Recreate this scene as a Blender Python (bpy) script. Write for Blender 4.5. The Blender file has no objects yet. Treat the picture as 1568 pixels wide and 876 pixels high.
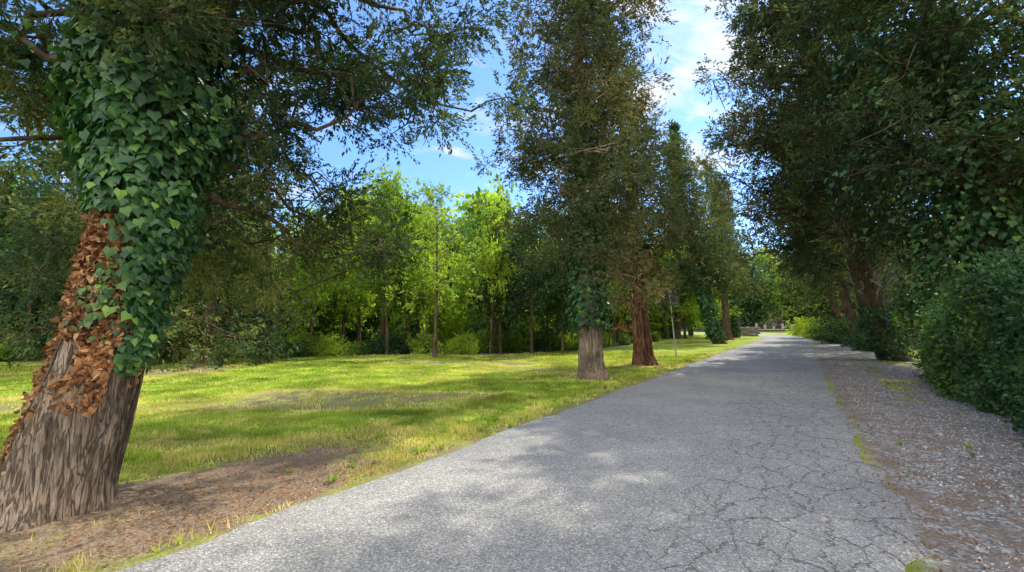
import bpy, math, numpy as np
from mathutils import Vector
from math import radians, sin, cos, pi

scene = bpy.context.scene
# ------------------------------------------------------------------ helpers
def nrm(a):
    return a / np.maximum(np.linalg.norm(a, axis=-1, keepdims=True), 1e-9)

_ng = np.random.default_rng(99).random((256, 256))
def vnoise(x, y, s=1.0, ox=0.0):
    x = np.asarray(x) * s + 1000 + ox; y = np.asarray(y) * s + 1000 + ox * 1.7
    xi = np.floor(x).astype(int); yi = np.floor(y).astype(int)
    fx = x - xi; fy = y - yi
    fx = fx * fx * (3 - 2 * fx); fy = fy * fy * (3 - 2 * fy)
    g = lambda a, b: _ng[a % 256, b % 256]
    return (g(xi, yi) * (1 - fx) + g(xi + 1, yi) * fx) * (1 - fy) + (g(xi, yi + 1) * (1 - fx) + g(xi + 1, yi + 1) * fx) * fy

def sstep(a, b, x):
    t = np.clip((x - a) / (b - a), 0, 1)
    return t * t * (3 - 2 * t)

def mesh_data(name, V, F, mat, var=None, smooth=False, uv=None, vattr=None):
    V = np.asarray(V, np.float32); F = np.asarray(F, np.int32)
    me = bpy.data.meshes.new(name)
    n, k = F.shape
    me.vertices.add(len(V)); me.vertices.foreach_set('co', V.ravel())
    me.loops.add(n * k); me.loops.foreach_set('vertex_index', F.ravel())
    me.polygons.add(n); me.polygons.foreach_set('loop_start', np.arange(0, n * k, k, dtype=np.int32))
    me.polygons.foreach_set('use_smooth', np.full(n, bool(smooth)))
    if var is not None:
        a = me.attributes.new('var', 'FLOAT', 'FACE'); a.data.foreach_set('value', np.asarray(var, np.float32))
    if vattr:
        for k2, v2 in vattr.items():
            a = me.attributes.new(k2, 'FLOAT', 'POINT'); a.data.foreach_set('value', np.asarray(v2, np.float32))
    if uv is not None:
        l = me.uv_layers.new(name='UVMap'); l.data.foreach_set('uv', np.asarray(uv, np.float32)[F.ravel()].ravel())
    me.update(calc_edges=True)
    me.materials.append(mat)
    return me

def obj(name, me, parent=None, loc=(0, 0, 0), rot=(0, 0, 0), sc=(1, 1, 1)):
    o = bpy.data.objects.new(name, me)
    o.location = loc; o.rotation_euler = rot; o.scale = sc
    scene.collection.objects.link(o)
    if parent: o.parent = parent
    return o

def empty(name, loc=(0, 0, 0)):
    o = bpy.data.objects.new(name, None); o.location = loc; o.empty_display_size = .5
    scene.collection.objects.link(o); return o

class Geo:
    def __init__(s): s.V = []; s.F = []; s.n = 0; s.var = []
    def add(s, V, F, var=None):
        s.V.append(V); s.F.append(np.asarray(F) + s.n); s.n += len(V)
        s.var.append(np.zeros(len(F)) if var is None else np.broadcast_to(var, (len(F),)))
    def arr(s): return np.concatenate(s.V), np.concatenate(s.F), np.concatenate(s.var)
    def data(s, name, mat, **k):
        V, F, va = s.arr(); return mesh_data(name, V, F, mat, var=va, **k)

def tube(P, r, sides=6):
    P = np.asarray(P, float); r = np.asarray(r, float)
    T = nrm(np.gradient(P, axis=0))
    ref = np.array([0., 0, 1]) if abs(T[0, 2]) < .8 else np.array([1., 0, 0])
    A = nrm(np.cross(T, ref)); B = np.cross(T, A)
    th = np.linspace(0, 2 * pi, sides, endpoint=False)
    V = P[:, None] + r[:, None, None] * (np.cos(th)[None, :, None] * A[:, None] + np.sin(th)[None, :, None] * B[:, None])
    V = V.reshape(-1, 3); m = len(P)
    i = np.arange(m - 1)[:, None] * sides; j = np.arange(sides)[None]; j2 = (j + 1) % sides
    F = np.stack([i + j, i + j2, i + sides + j2, i + sides + j], -1).reshape(-1, 4)
    return V, F

def rhombi(C, D, N, L, W):
    S = nrm(np.cross(N, D))
    L = np.broadcast_to(L, (len(C),))[:, None]; W = np.broadcast_to(W, (len(C),))[:, None]
    V = np.stack([C, C + D * L * .45 + S * W * .5, C + D * L, C + D * L * .45 - S * W * .5], 1).reshape(-1, 3)
    F = np.arange(len(C) * 4).reshape(-1, 4)
    return V, F

def foliage(C, rc, out, rng, T=12, M=12, L=.09, W=.035, droop=.25, spread=.8, cvar=None, flat=1.0, jit=.7):
    n = len(C); rc = np.broadcast_to(rc, (n,))
    g = rng.normal(size=(n, T, 3)); g[..., 2] *= flat
    d = nrm(g * spread + out[:, None] * .55 + np.array([0, 0, -droop]))
    st = C[:, None] + g * (rc * .30)[:, None, None]
    ln = rc[:, None] * rng.uniform(.5, 1.15, (n, T))
    s = rng.uniform(.1, 1, (n, T, M))
    p = st[:, :, None] + d[:, :, None] * (ln[:, :, None] * s)[..., None] + rng.normal(size=(n, T, M, 3)) * (L * .3)
    ld = nrm(d[:, :, None] + rng.normal(size=(n, T, M, 3)) * jit)
    nn = rng.normal(size=(n, T, M, 3)); nn[..., 2] += .5
    if cvar is None: cvar = rng.uniform(0, 1, n)
    v = cvar[:, None, None] * .6 + rng.uniform(0, .25, (n, T, 1)) + rng.uniform(0, .2, (n, T, M))
    sz = rng.uniform(.6, 1.3, n * T * M)
    V, F = rhombi(p.reshape(-1, 3), ld.reshape(-1, 3), nn.reshape(-1, 3), L * sz, W * sz)
    return V, F, v.ravel()

IV = np.array([(0, 0), (0, .45), (0, 1.0), (-.38, -.14), (-.54, .25), (-.24, .60), (.38, -.14), (.54, .25), (.24, .60)])
IF = np.array([(0, 1, 4, 3), (1, 2, 5, 4), (0, 6, 7, 1), (1, 7, 8, 2)])
def ivy_leaves(C, D, N, L, rng, var, curl=.18):
    D = nrm(D); S = nrm(np.cross(N, D)); N2 = np.cross(D, S)
    n = len(C); L = np.broadcast_to(L, (n,))[:, None, None]
    cv = rng.uniform(.3, 1.6, n)[:, None, None] * curl
    P = C[:, None] + L * (IV[None, :, 0, None] * S[:, None] + IV[None, :, 1, None] * D[:, None]
        - (np.abs(IV[None, :, 0, None]) * cv + cv * .7 * IV[None, :, 1, None] ** 2) * N2[:, None])
    F = (IF[None] + (np.arange(n) * 9)[:, None, None]).reshape(-1, 4)
    return P.reshape(-1, 3), F, np.repeat(var, 4)

# ------------------------------------------------------------------ materials
def new_mat(name):
    m = bpy.data.materials.new(name); m.use_nodes = True
    nt = m.node_tree; nt.nodes.clear()
    return m, nt, nt.nodes, nt.links
def N(ns, t, **k):
    n = ns.new(t)
    for a, b in k.items():
        if a.startswith('i_'):
            n.inputs[a[2:].replace('_', ' ')].default_value = b
        else: setattr(n, a, b)
    return n
def ramp(ns, stops):
    r = ns.new('ShaderNodeValToRGB'); e = r.color_ramp.elements
    while len(e) > 1: e.remove(e[-1])
    e[0].position = stops[0][0]; e[0].color = (*stops[0][1], 1)
    for p, c in stops[1:]:
        x = e.new(p); x.color = (*c, 1)
    return r

def leaf_mat(name, stops, transl=.35, rough=.5, tcol=(1.3, 1.45, .5), spec=.3, gain=1.0):
    m, nt, ns, ln = new_mat(name)
    a = N(ns, 'ShaderNodeAttribute', attribute_name='var')
    r = ramp(ns, [(p, tuple(min(1, x * gain) for x in c)) for p, c in stops]); ln.new(a.outputs['Fac'], r.inputs[0])
    tc = N(ns, 'ShaderNodeTexCoord'); no = N(ns, 'ShaderNodeTexNoise', i_Scale=.9, i_Detail=2.0)
    ln.new(tc.outputs['Object'], no.inputs['Vector'])
    mr = N(ns, 'ShaderNodeMapRange'); mr.inputs[1].default_value = .3; mr.inputs[2].default_value = .7
    mr.inputs[3].default_value = .55; mr.inputs[4].default_value = 1.45; ln.new(no.outputs[0], mr.inputs[0])
    mu = N(ns, 'ShaderNodeVectorMath', operation='SCALE'); ln.new(r.outputs[0], mu.inputs[0]); ln.new(mr.outputs[0], mu.inputs['Scale'])
    p = N(ns, 'ShaderNodeBsdfPrincipled'); p.inputs['Roughness'].default_value = rough; p.inputs['Specular IOR Level'].default_value = spec
    ln.new(mu.outputs[0], p.inputs['Base Color'])
    t = N(ns, 'ShaderNodeBsdfTranslucent'); tm = N(ns, 'ShaderNodeVectorMath', operation='MULTIPLY'); tm.inputs[1].default_value = tcol
    ln.new(mu.outputs[0], tm.inputs[0]); ln.new(tm.outputs[0], t.inputs[0])
    mx = N(ns, 'ShaderNodeMixShader'); mx.inputs[0].default_value = transl
    ln.new(p.outputs[0], mx.inputs[1]); ln.new(t.outputs[0], mx.inputs[2])
    o = N(ns, 'ShaderNodeOutputMaterial'); ln.new(mx.outputs[0], o.inputs[0])
    return m

def bark_mat(name, cols, sc=(14, 14, 1.6), bump=.6, dist=.03, crev=None, cw=.16, cmin=.3):
    m, nt, ns, ln = new_mat(name)
    tc = N(ns, 'ShaderNodeTexCoord'); mp = N(ns, 'ShaderNodeMapping'); mp.inputs['Scale'].default_value = sc
    ln.new(tc.outputs['Object'], mp.inputs[0])
    n1 = N(ns, 'ShaderNodeTexNoise', i_Scale=1.6, i_Detail=8.0, i_Roughness=.7, i_Distortion=.5); ln.new(mp.outputs[0], n1.inputs['Vector'])
    n2 = N(ns, 'ShaderNodeTexNoise', i_Scale=2.2, i_Detail=4.0); ln.new(tc.outputs['Object'], n2.inputs['Vector'])
    r = ramp(ns, cols); ln.new(n1.outputs[0], r.inputs[0])
    r2 = ramp(ns, [(.35, (.6, .58, .56)), (.65, (1.25, 1.2, 1.15))]); ln.new(n2.outputs[0], r2.inputs[0])
    mu = N(ns, 'ShaderNodeMix', data_type='RGBA', blend_type='MULTIPLY'); mu.inputs[0].default_value = 1
    ln.new(r.outputs[0], mu.inputs[6]); ln.new(r2.outputs[0], mu.inputs[7])
    colout = mu.outputs[2]; hout = n1.outputs[0]
    if crev:
        mp2 = N(ns, 'ShaderNodeMapping'); mp2.inputs['Scale'].default_value = crev; ln.new(tc.outputs['Object'], mp2.inputs[0])
        n3 = N(ns, 'ShaderNodeTexNoise', i_Scale=1.0, i_Detail=5.0, i_Distortion=.8); ln.new(mp2.outputs[0], n3.inputs['Vector'])
        sb = N(ns, 'ShaderNodeMath', operation='SUBTRACT'); sb.inputs[1].default_value = .5; ln.new(n3.outputs[0], sb.inputs[0])
        ab = N(ns, 'ShaderNodeMath', operation='ABSOLUTE'); ln.new(sb.outputs[0], ab.inputs[0])
        cr = N(ns, 'ShaderNodeMapRange', interpolation_type='SMOOTHSTEP'); cr.inputs[1].default_value = .0; cr.inputs[2].default_value = cw * .4; cr.inputs[3].default_value = cmin; ln.new(ab.outputs[0], cr.inputs[0])
        sc2 = N(ns, 'ShaderNodeVectorMath', operation='SCALE'); ln.new(mu.outputs[2], sc2.inputs[0]); ln.new(cr.outputs[0], sc2.inputs['Scale']); colout = sc2.outputs[0]
        hm_ = N(ns, 'ShaderNodeMath', operation='ADD'); ln.new(n1.outputs[0], hm_.inputs[0]); ln.new(cr.outputs[0], hm_.inputs[1]); hout = hm_.outputs[0]
    p = N(ns, 'ShaderNodeBsdfPrincipled'); p.inputs['Roughness'].default_value = .9; p.inputs['Specular IOR Level'].default_value = .15
    ln.new(colout, p.inputs['Base Color'])
    b = N(ns, 'ShaderNodeBump'); b.inputs['Strength'].default_value = bump; b.inputs['Distance'].default_value = dist
    ln.new(hout, b.inputs['Height']); ln.new(b.outputs[0], p.inputs['Normal'])
    o = N(ns, 'ShaderNodeOutputMaterial'); ln.new(p.outputs[0], o.inputs[0])
    return m

def plain_mat(name, c, rough=.6, metal=0, nscale=8, amt=.25):
    m, nt, ns, ln = new_mat(name)
    tc = N(ns, 'ShaderNodeTexCoord'); n1 = N(ns, 'ShaderNodeTexNoise', i_Scale=float(nscale), i_Detail=6.0); ln.new(tc.outputs['Object'], n1.inputs['Vector'])
    r = ramp(ns, [(.3, tuple(x * (1 - amt) for x in c)), (.7, tuple(x * (1 + amt) for x in c))]); ln.new(n1.outputs[0], r.inputs[0])
    p = N(ns, 'ShaderNodeBsdfPrincipled'); p.inputs['Roughness'].default_value = rough; p.inputs['Metallic'].default_value = metal
    ln.new(r.outputs[0], p.inputs['Base Color'])
    b = N(ns, 'ShaderNodeBump'); b.inputs['Strength'].default_value = .4; b.inputs['Distance'].default_value = .01
    ln.new(n1.outputs[0], b.inputs['Height']); ln.new(b.outputs[0], p.inputs['Normal'])
    o = N(ns, 'ShaderNodeOutputMaterial'); ln.new(p.outputs[0], o.inputs[0]); return m

M_cyp = leaf_mat('cypress_foliage_mat', [(0, (.018, .034, .020)), (.5, (.042, .066, .030)), (.85, (.12, .13, .038)), (1, (.17, .14, .05))], .3, .6, spec=.12, gain=1.6)
M_cypw = leaf_mat('cypress_foliage_warm_mat', [(0, (.020, .036, .022)), (.45, (.050, .068, .032)), (.8, (.12, .105, .048)), (1, (.19, .12, .06))], .3, .6, spec=.12, gain=1.55)
M_red = leaf_mat('dry_foliage_mat', [(0, (.09, .045, .02)), (.5, (.16, .075, .03)), (1, (.24, .12, .05))], .3, tcol=(1.2, .9, .6), gain=1.3)
M_ivy = leaf_mat('ivy_mat', [(0, (.018, .052, .020)), (.5, (.035, .085, .030)), (.85, (.06, .13, .035)), (1, (.16, .26, .05))], .22, .40, spec=.35, gain=1.5)
M_dead = leaf_mat('dead_leaf_mat', [(0, (.10, .045, .02)), (.5, (.26, .12, .05)), (.8, (.42, .23, .10)), (1, (.50, .35, .20))], .25, .7, tcol=(1.2, .9, .6), gain=1.25)
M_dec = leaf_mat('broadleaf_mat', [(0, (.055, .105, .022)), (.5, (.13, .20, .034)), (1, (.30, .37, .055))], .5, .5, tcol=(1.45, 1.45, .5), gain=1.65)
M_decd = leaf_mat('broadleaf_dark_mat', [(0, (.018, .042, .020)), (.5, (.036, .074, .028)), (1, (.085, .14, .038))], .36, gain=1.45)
M_yel = leaf_mat('yellow_bush_mat', [(0, (.14, .20, .025)), (.5, (.25, .32, .035)), (1, (.38, .42, .05))], .5, tcol=(1.4, 1.4, .4), gain=1.2)
M_hedge = leaf_mat('hedge_mat', [(0, (.022, .055, .024)), (.5, (.040, .088, .034)), (.9, (.08, .14, .04)), (1, (.24, .30, .05))], .28, .45, spec=.3, gain=1.6)
M_grass = leaf_mat('grass_mat', [(0, (.10, .18, .026)), (.45, (.22, .31, .045)), (.78, (.37, .40, .075)), (1, (.50, .42, .20))], .4, .6, tcol=(1.25, 1.2, .5), spec=.1, gain=1.4)
M_bark1 = bark_mat('cypress_bark_mat', [(.28, (.14, .095, .068)), (.43, (.29, .22, .17)), (.58, (.43, .355, .28)), (.78, (.64, .56, .47))], (44, 44, 4.5), 1.0, .018, crev=(24, 24, 1.7), cw=.17, cmin=.38)
M_bark2 = bark_mat('red_bark_mat', [(.3, (.05, .025, .015)), (.5, (.19, .095, .055)), (.75, (.38, .22, .14))], (14, 14, 2.2), .6, .05, crev=(9, 9, .8))
M_bark3 = bark_mat('dark_bark_mat', [(.3, (.045, .033, .024)), (.5, (.13, .095, .068)), (.75, (.28, .22, .16))], (8, 8, 1.5), .5, .03)
M_pale = bark_mat('pale_branch_mat', [(.3, (.22, .19, .16)), (.7, (.55, .5, .43))], (8, 8, 1.5), .5, .03)

# ------------------------------------------------------------------ layout
B = radians(31.5)
DIR = np.array([sin(B), cos(B)]); NRM = np.array([cos(B), -sin(B)])
C0 = np.array([-.02, 2.85])
def st_of(x, y):
    dx = x - C0[0]; dy = y - C0[1]
    return dx * NRM[0] + dy * NRM[1], dx * DIR[0] + dy * DIR[1]
ts = np.arange(-40, 150, .5)
pts = []; p = C0 + DIR * (-40)
for t in ts:
    pts.append(p.copy())
    bb = B - radians(1.15) * max(0, min(t - 56, 55))
    p = p + .5 * np.array([sin(bb), cos(bb)])
CL = np.array(pts)
def road_dist(x, y):
    d = np.full(np.shape(x), 1e9)
    for i in range(0, len(CL), 4):
        d = np.minimum(d, (x - CL[i, 0]) ** 2 + (y - CL[i, 1]) ** 2)
    return np.sqrt(d)
line = np.array([(-60, 6), (-34, 13), (-25, 16.5), (-12, 20.5), (0, 22.8), (5.5, 28), (13, 42), (20, 57), (26, 72)], float)

def zground(x, y):
    s, t = st_of(x, y)
    off = np.minimum(sstep(3.0, 6.0, np.abs(s)), sstep(3.0, 8.0, road_dist(x, y)))
    z = off * ((vnoise(x, y, .18) - .5) * .16 + (vnoise(x, y, .7, 5) - .5) * .05)
    R_ = np.hypot(x, y)
    z = z + sstep(105, 280, R_) * 26
    z = z + .02 * vnoise(x, y, 3.0, 9) * sstep(2.15, 2.5, np.abs(s)) * sstep(2.2, 3, road_dist(x, y))
    z = z + .07 * np.exp(-((x + 3.6) ** 2 + (y - 3.75) ** 2) / .9)
    return z

def dirt_mask(x, y):
    s, t = st_of(x, y)
    m = .62 * sstep(-2.9, -2.15, s) * (s < 0)
    m = np.maximum(m, 1.0 * np.exp(-(((s + 3.2) / .95) ** 2 + ((t - .0) / 2.4) ** 2)))
    m = np.maximum(m, .95 * np.exp(-(((s + 2.6) / .75) ** 2 + ((t + .3) / 2.6) ** 2)))
    m = np.maximum(m, 0.7 * np.exp(-(((s + 3.4) / .8) ** 2 + ((t - 10.8) / 1.0) ** 2)))
    m = np.maximum(m, .7 * np.exp(-(((s + 3.5) / .9) ** 2 + ((t - 15) / 1.3) ** 2)))
    m = np.maximum(m, sstep(.52, .75, vnoise(x, y * 2.6, .28, 31)) * .62 * sstep(-3.6, -5, s))
    return m
def gravel_mask(x, y):
    s, t = st_of(x, y)
    return sstep(2.0, 2.2, s) * (1 - sstep(5.0, 5.8, s))
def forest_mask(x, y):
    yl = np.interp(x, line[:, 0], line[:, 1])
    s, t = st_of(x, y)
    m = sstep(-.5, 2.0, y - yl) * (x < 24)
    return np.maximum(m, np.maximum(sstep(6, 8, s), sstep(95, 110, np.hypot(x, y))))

# ------------------------------------------------------------------ ground
def axis(lo, hi, a, b, step, g=1.12):
    mid = list(np.arange(a, b, step)); o = []; v = b; st = step
    while v < hi: o.append(v); st *= g; v += st
    o.append(hi); l = []; v = a; st = step
    while v > lo: st *= g; v -= st; l.append(v)
    return np.array(l[::-1] + mid + o)
X = axis(-600, 600, -14, 14, .10); Y = axis(-200, 700, -1, 24, .10)
gx, gy = np.meshgrid(X, Y)
gz = zground(gx.ravel(), gy.ravel()).reshape(gx.shape)
V = np.stack([gx, gy, gz], -1).reshape(-1, 3)
ny, nx = gx.shape
i = np.arange(ny - 1)[:, None] * nx; j = np.arange(nx - 1)[None]
F = np.stack([i + j, i + j + 1, i + nx + j + 1, i + nx + j], -1).reshape(-1, 4)
mg, nt, ns, ln = new_mat('ground_mat')
tc = N(ns, 'ShaderNodeTexCoord')
ad = N(ns, 'ShaderNodeAttribute', attribute_name='dirt'); ag = N(ns, 'ShaderNodeAttribute', attribute_name='gravel'); af = N(ns, 'ShaderNodeAttribute', attribute_name='forest')
nf = N(ns, 'ShaderNodeTexNoise', i_Scale=3.0, i_Detail=8.0, i_Roughness=.7); ln.new(tc.outputs['Object'], nf.inputs['Vector'])
nm = N(ns, 'ShaderNodeTexNoise', i_Scale=.8, i_Detail=6.0, i_Roughness=.65); ln.new(tc.outputs['Object'], nm.inputs['Vector'])
nh = N(ns, 'ShaderNodeTexNoise', i_Scale=45.0, i_Detail=6.0, i_Roughness=.7); ln.new(tc.outputs['Object'], nh.inputs['Vector'])
gr = ramp(ns, [(.3, (.15, .22, .028)), (.47, (.28, .36, .045)), (.6, (.42, .46, .08)), (.72, (.50, .42, .18))]); ln.new(nm.outputs[0], gr.inputs[0])
gr2 = ramp(ns, [(.3, (.5, .5, .5)), (.7, (1.4, 1.4, 1.3))]); ln.new(nh.outputs[0], gr2.inputs[0])
gm = N(ns, 'ShaderNodeMix', data_type='RGBA', blend_type='MULTIPLY'); gm.inputs[0].default_value = 1; ln.new(gr.outputs[0], gm.inputs[6]); ln.new(gr2.outputs[0], gm.inputs[7])
dr = ramp(ns, [(.25, (.11, .075, .048)), (.5, (.26, .19, .13)), (.75, (.47, .385, .28))]); ln.new(nh.outputs[0], dr.inputs[0])
s1 = N(ns, 'ShaderNodeMath', operation='ADD'); ln.new(ad.outputs['Fac'], s1.inputs[0]); ln.new(nf.outputs[0], s1.inputs[1])
mr = N(ns, 'ShaderNodeMapRange', interpolation_type='SMOOTHSTEP'); mr.inputs[1].default_value = .85; mr.inputs[2].default_value = 1.3; ln.new(s1.outputs[0], mr.inputs[0])
m1 = N(ns, 'ShaderNodeMix', data_type='RGBA'); ln.new(mr.outputs[0], m1.inputs[0]); ln.new(gm.outputs[2], m1.inputs[6]); ln.new(dr.outputs[0], m1.inputs[7])
vo = N(ns, 'ShaderNodeTexVoronoi', i_Scale=38.0); ln.new(tc.outputs['Object'], vo.inputs['Vector'])
sx = N(ns, 'ShaderNodeSeparateColor'); ln.new(vo.outputs['Color'], sx.inputs[0])
vr = ramp(ns, [(0, (.15, .145, .14)), (.5, (.33, .32, .31)), (.85, (.50, .485, .465)), (1, (.70, .68, .66))]); ln.new(sx.outputs[0], vr.inputs[0])
br = N(ns, 'ShaderNodeMix', data_type='RGBA')
nb = ramp(ns, [(.42, (0, 0, 0)), (.56, (1, 1, 1))]); ln.new(nf.outputs[0], nb.inputs[0])
drb = ramp(ns, [(.25, (.13, .09, .065)), (.5, (.29, .22, .165)), (.75, (.48, .40, .32))]); ln.new(nh.outputs[0], drb.inputs[0])
ln.new(nb.outputs[0], br.inputs[0]); ln.new(drb.outputs[0], br.inputs[6]); ln.new(vr.outputs[0], br.inputs[7])
m2 = N(ns, 'ShaderNodeMix', data_type='RGBA'); ln.new(ag.outputs['Fac'], m2.inputs[0]); ln.new(m1.outputs[2], m2.inputs[6]); ln.new(br.outputs[2], m2.inputs[7])
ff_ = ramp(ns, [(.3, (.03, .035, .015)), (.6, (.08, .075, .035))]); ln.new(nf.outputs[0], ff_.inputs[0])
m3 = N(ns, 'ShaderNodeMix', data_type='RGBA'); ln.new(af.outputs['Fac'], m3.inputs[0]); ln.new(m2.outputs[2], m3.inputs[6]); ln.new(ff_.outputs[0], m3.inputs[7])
pb = N(ns, 'ShaderNodeBsdfPrincipled'); pb.inputs['Roughness'].default_value = .95; pb.inputs['Specular IOR Level'].default_value = .1
ln.new(m3.outputs[2], pb.inputs['Base Color'])
bu = N(ns, 'ShaderNodeBump'); bu.inputs['Strength'].default_value = .8; bu.inputs['Distance'].default_value = .03
ln.new(nh.outputs[0], bu.inputs['Height']); ln.new(bu.outputs[0], pb.inputs['Normal'])
oo = N(ns, 'ShaderNodeOutputMaterial'); ln.new(pb.outputs[0], oo.inputs[0])
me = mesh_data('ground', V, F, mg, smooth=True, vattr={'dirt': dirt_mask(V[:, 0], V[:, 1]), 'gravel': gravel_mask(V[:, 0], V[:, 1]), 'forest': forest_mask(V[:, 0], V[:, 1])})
obj('ground', me)

# ------------------------------------------------------------------ road
lat = np.array([-1, -.96, -.75, -.5, -.25, 0, .25, .5, .75, .93, 1.0])
tsf = np.arange(-40, 149, .1)
cx = np.interp(tsf, ts, CL[:, 0]); cy = np.interp(tsf, ts, CL[:, 1])
tg = nrm(np.stack([np.gradient(cx), np.gradient(cy)], -1)); nr = np.stack([tg[:, 1], -tg[:, 0]], -1)
wl = 2.10 + (vnoise(tsf, tsf * 0, 1.3) - .5) * .12 + (vnoise(tsf, tsf * 0, 5, 3) - .5) * .05
wr = 2.12 + (vnoise(tsf, tsf * 0, .9, 7) - .5) * .28 + (vnoise(tsf, tsf * 0, 4, 13) - .5) * .12
hw = np.where(lat[None] < 0, wl[:, None], wr[:, None])
S = lat[None] * hw
P = np.stack([cx[:, None] + nr[:, None, 0] * S, cy[:, None] + nr[:, None, 1] * S,
              .035 + .02 * (1 - lat[None] ** 2) - .05 * (np.abs(lat[None]) > .99) + 0 * S], -1)
uv = np.stack([S, np.broadcast_to(tsf[:, None], S.shape)], -1)
nl = len(lat); i = np.arange(len(tsf) - 1)[:, None] * nl; j = np.arange(nl - 1)[None]
F = np.stack([i + j, i + j + 1, i + nl + j + 1, i + nl + j], -1).reshape(-1, 4)
ma, nt, ns, ln = new_mat('asphalt_mat')
uvn = N(ns, 'ShaderNodeUVMap', uv_map='UVMap')
sp = N(ns, 'ShaderNodeTexVoronoi', i_Scale=100.0, voronoi_dimensions='2D'); ln.new(uvn.outputs[0], sp.inputs['Vector'])
sc_ = N(ns, 'ShaderNodeSeparateColor'); ln.new(sp.outputs['Color'], sc_.inputs[0])
sr = ramp(ns, [(0, (.18, .176, .165)), (.35, (.275, .27, .257)), (.75, (.36, .353, .337)), (.93, (.47, .46, .44)), (1, (.66, .65, .62))]); ln.new(sc_.outputs[0], sr.inputs[0])
bn = N(ns, 'ShaderNodeTexNoise', i_Scale=.6, i_Detail=8.0, i_Roughness=.65); ln.new(uvn.outputs[0], bn.inputs['Vector'])
brp = ramp(ns, [(.3, (.78, .78, .79)), (.7, (1.17, 1.16, 1.13))]); ln.new(bn.outputs[0], brp.inputs[0])
mm = N(ns, 'ShaderNodeMix', data_type='RGBA', blend_type='MULTIPLY'); mm.inputs[0].default_value = 1; ln.new(sr.outputs[0], mm.inputs[6]); ln.new(brp.outputs[0], mm.inputs[7])
dn = N(ns, 'ShaderNodeTexNoise', i_Scale=2.5, i_Detail=6.0, i_Roughness=.65); ln.new(uvn.outputs[0], dn.inputs['Vector'])
dm = N(ns, 'ShaderNodeVectorMath', operation='SCALE'); dm.inputs['Scale'].default_value = .45; ln.new(dn.outputs['Color'], dm.inputs[0])
da = N(ns, 'ShaderNodeVectorMath', operation='ADD'); ln.new(uvn.outputs[0], da.inputs[0]); ln.new(dm.outputs[0], da.inputs[1])
mp = N(ns, 'ShaderNodeMapping'); mp.inputs['Scale'].default_value = (4.4, 2.2, 1); ln.new(da.outputs[0], mp.inputs[0])
vc = N(ns, 'ShaderNodeTexVoronoi', feature='DISTANCE_TO_EDGE', voronoi_dimensions='2D', i_Scale=1.0); ln.new(mp.outputs[0], vc.inputs['Vector'])
cr = N(ns, 'ShaderNodeMapRange'); cr.inputs[1].default_value = .010; cr.inputs[2].default_value = .038; cr.inputs[3].default_value = 1; cr.inputs[4].default_value = 0; ln.new(vc.outputs[0], cr.inputs[0])
sxy = N(ns, 'ShaderNodeSeparateXYZ'); ln.new(uvn.outputs[0], sxy.inputs[0])
mk = N(ns, 'ShaderNodeMapRange'); mk.inputs[1].default_value = -.5; mk.inputs[2].default_value = 1.4; ln.new(sxy.outputs[0], mk.inputs[0])
mn = N(ns, 'ShaderNodeTexNoise', i_Scale=1.1, i_Detail=4.0); ln.new(uvn.outputs[0], mn.inputs['Vector'])
ma1 = N(ns, 'ShaderNodeMath', operation='ADD'); ln.new(mk.outputs[0], ma1.inputs[0]); ln.new(mn.outputs[0], ma1.inputs[1])
ma2 = N(ns, 'ShaderNodeMapRange'); ma2.inputs[1].default_value = .8; ma2.inputs[2].default_value = 1.2; ln.new(ma1.outputs[0], ma2.inputs[0])
mc = N(ns, 'ShaderNodeMath', operation='MULTIPLY'); ln.new(cr.outputs[0], mc.inputs[0]); ln.new(ma2.outputs[0], mc.inputs[1])
mc2 = N(ns, 'ShaderNodeMath', operation='MULTIPLY'); mc2.inputs[1].default_value = .75; ln.new(mc.outputs[0], mc2.inputs[0])
mx = N(ns, 'ShaderNodeMix', data_type='RGBA'); ln.new(mc2.outputs[0], mx.inputs[0]); ln.new(mm.outputs[2], mx.inputs[6]); mx.inputs[7].default_value = (.07, .06, .05, 1)
pb = N(ns, 'ShaderNodeBsdfPrincipled'); pb.inputs['Roughness'].default_value = .85; pb.inputs['Specular IOR Level'].default_value = .2
ln.new(mx.outputs[2], pb.inputs['Base Color'])
bu = N(ns, 'ShaderNodeBump'); bu.inputs['Strength'].default_value = .35; bu.inputs['Distance'].default_value = .004
bh = N(ns, 'ShaderNodeMath', operation='SUBTRACT'); ln.new(sc_.outputs[0], bh.inputs[0]); ln.new(mc.outputs[0], bh.inputs[1])
ln.new(bh.outputs[0], bu.inputs['Height']); ln.new(bu.outputs[0], pb.inputs['Normal'])
oo = N(ns, 'ShaderNodeOutputMaterial'); ln.new(pb.outputs[0], oo.inputs[0])
obj('road', mesh_data('road', P.reshape(-1, 3), F, ma, smooth=True, uv=uv.reshape(-1, 2)))

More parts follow.
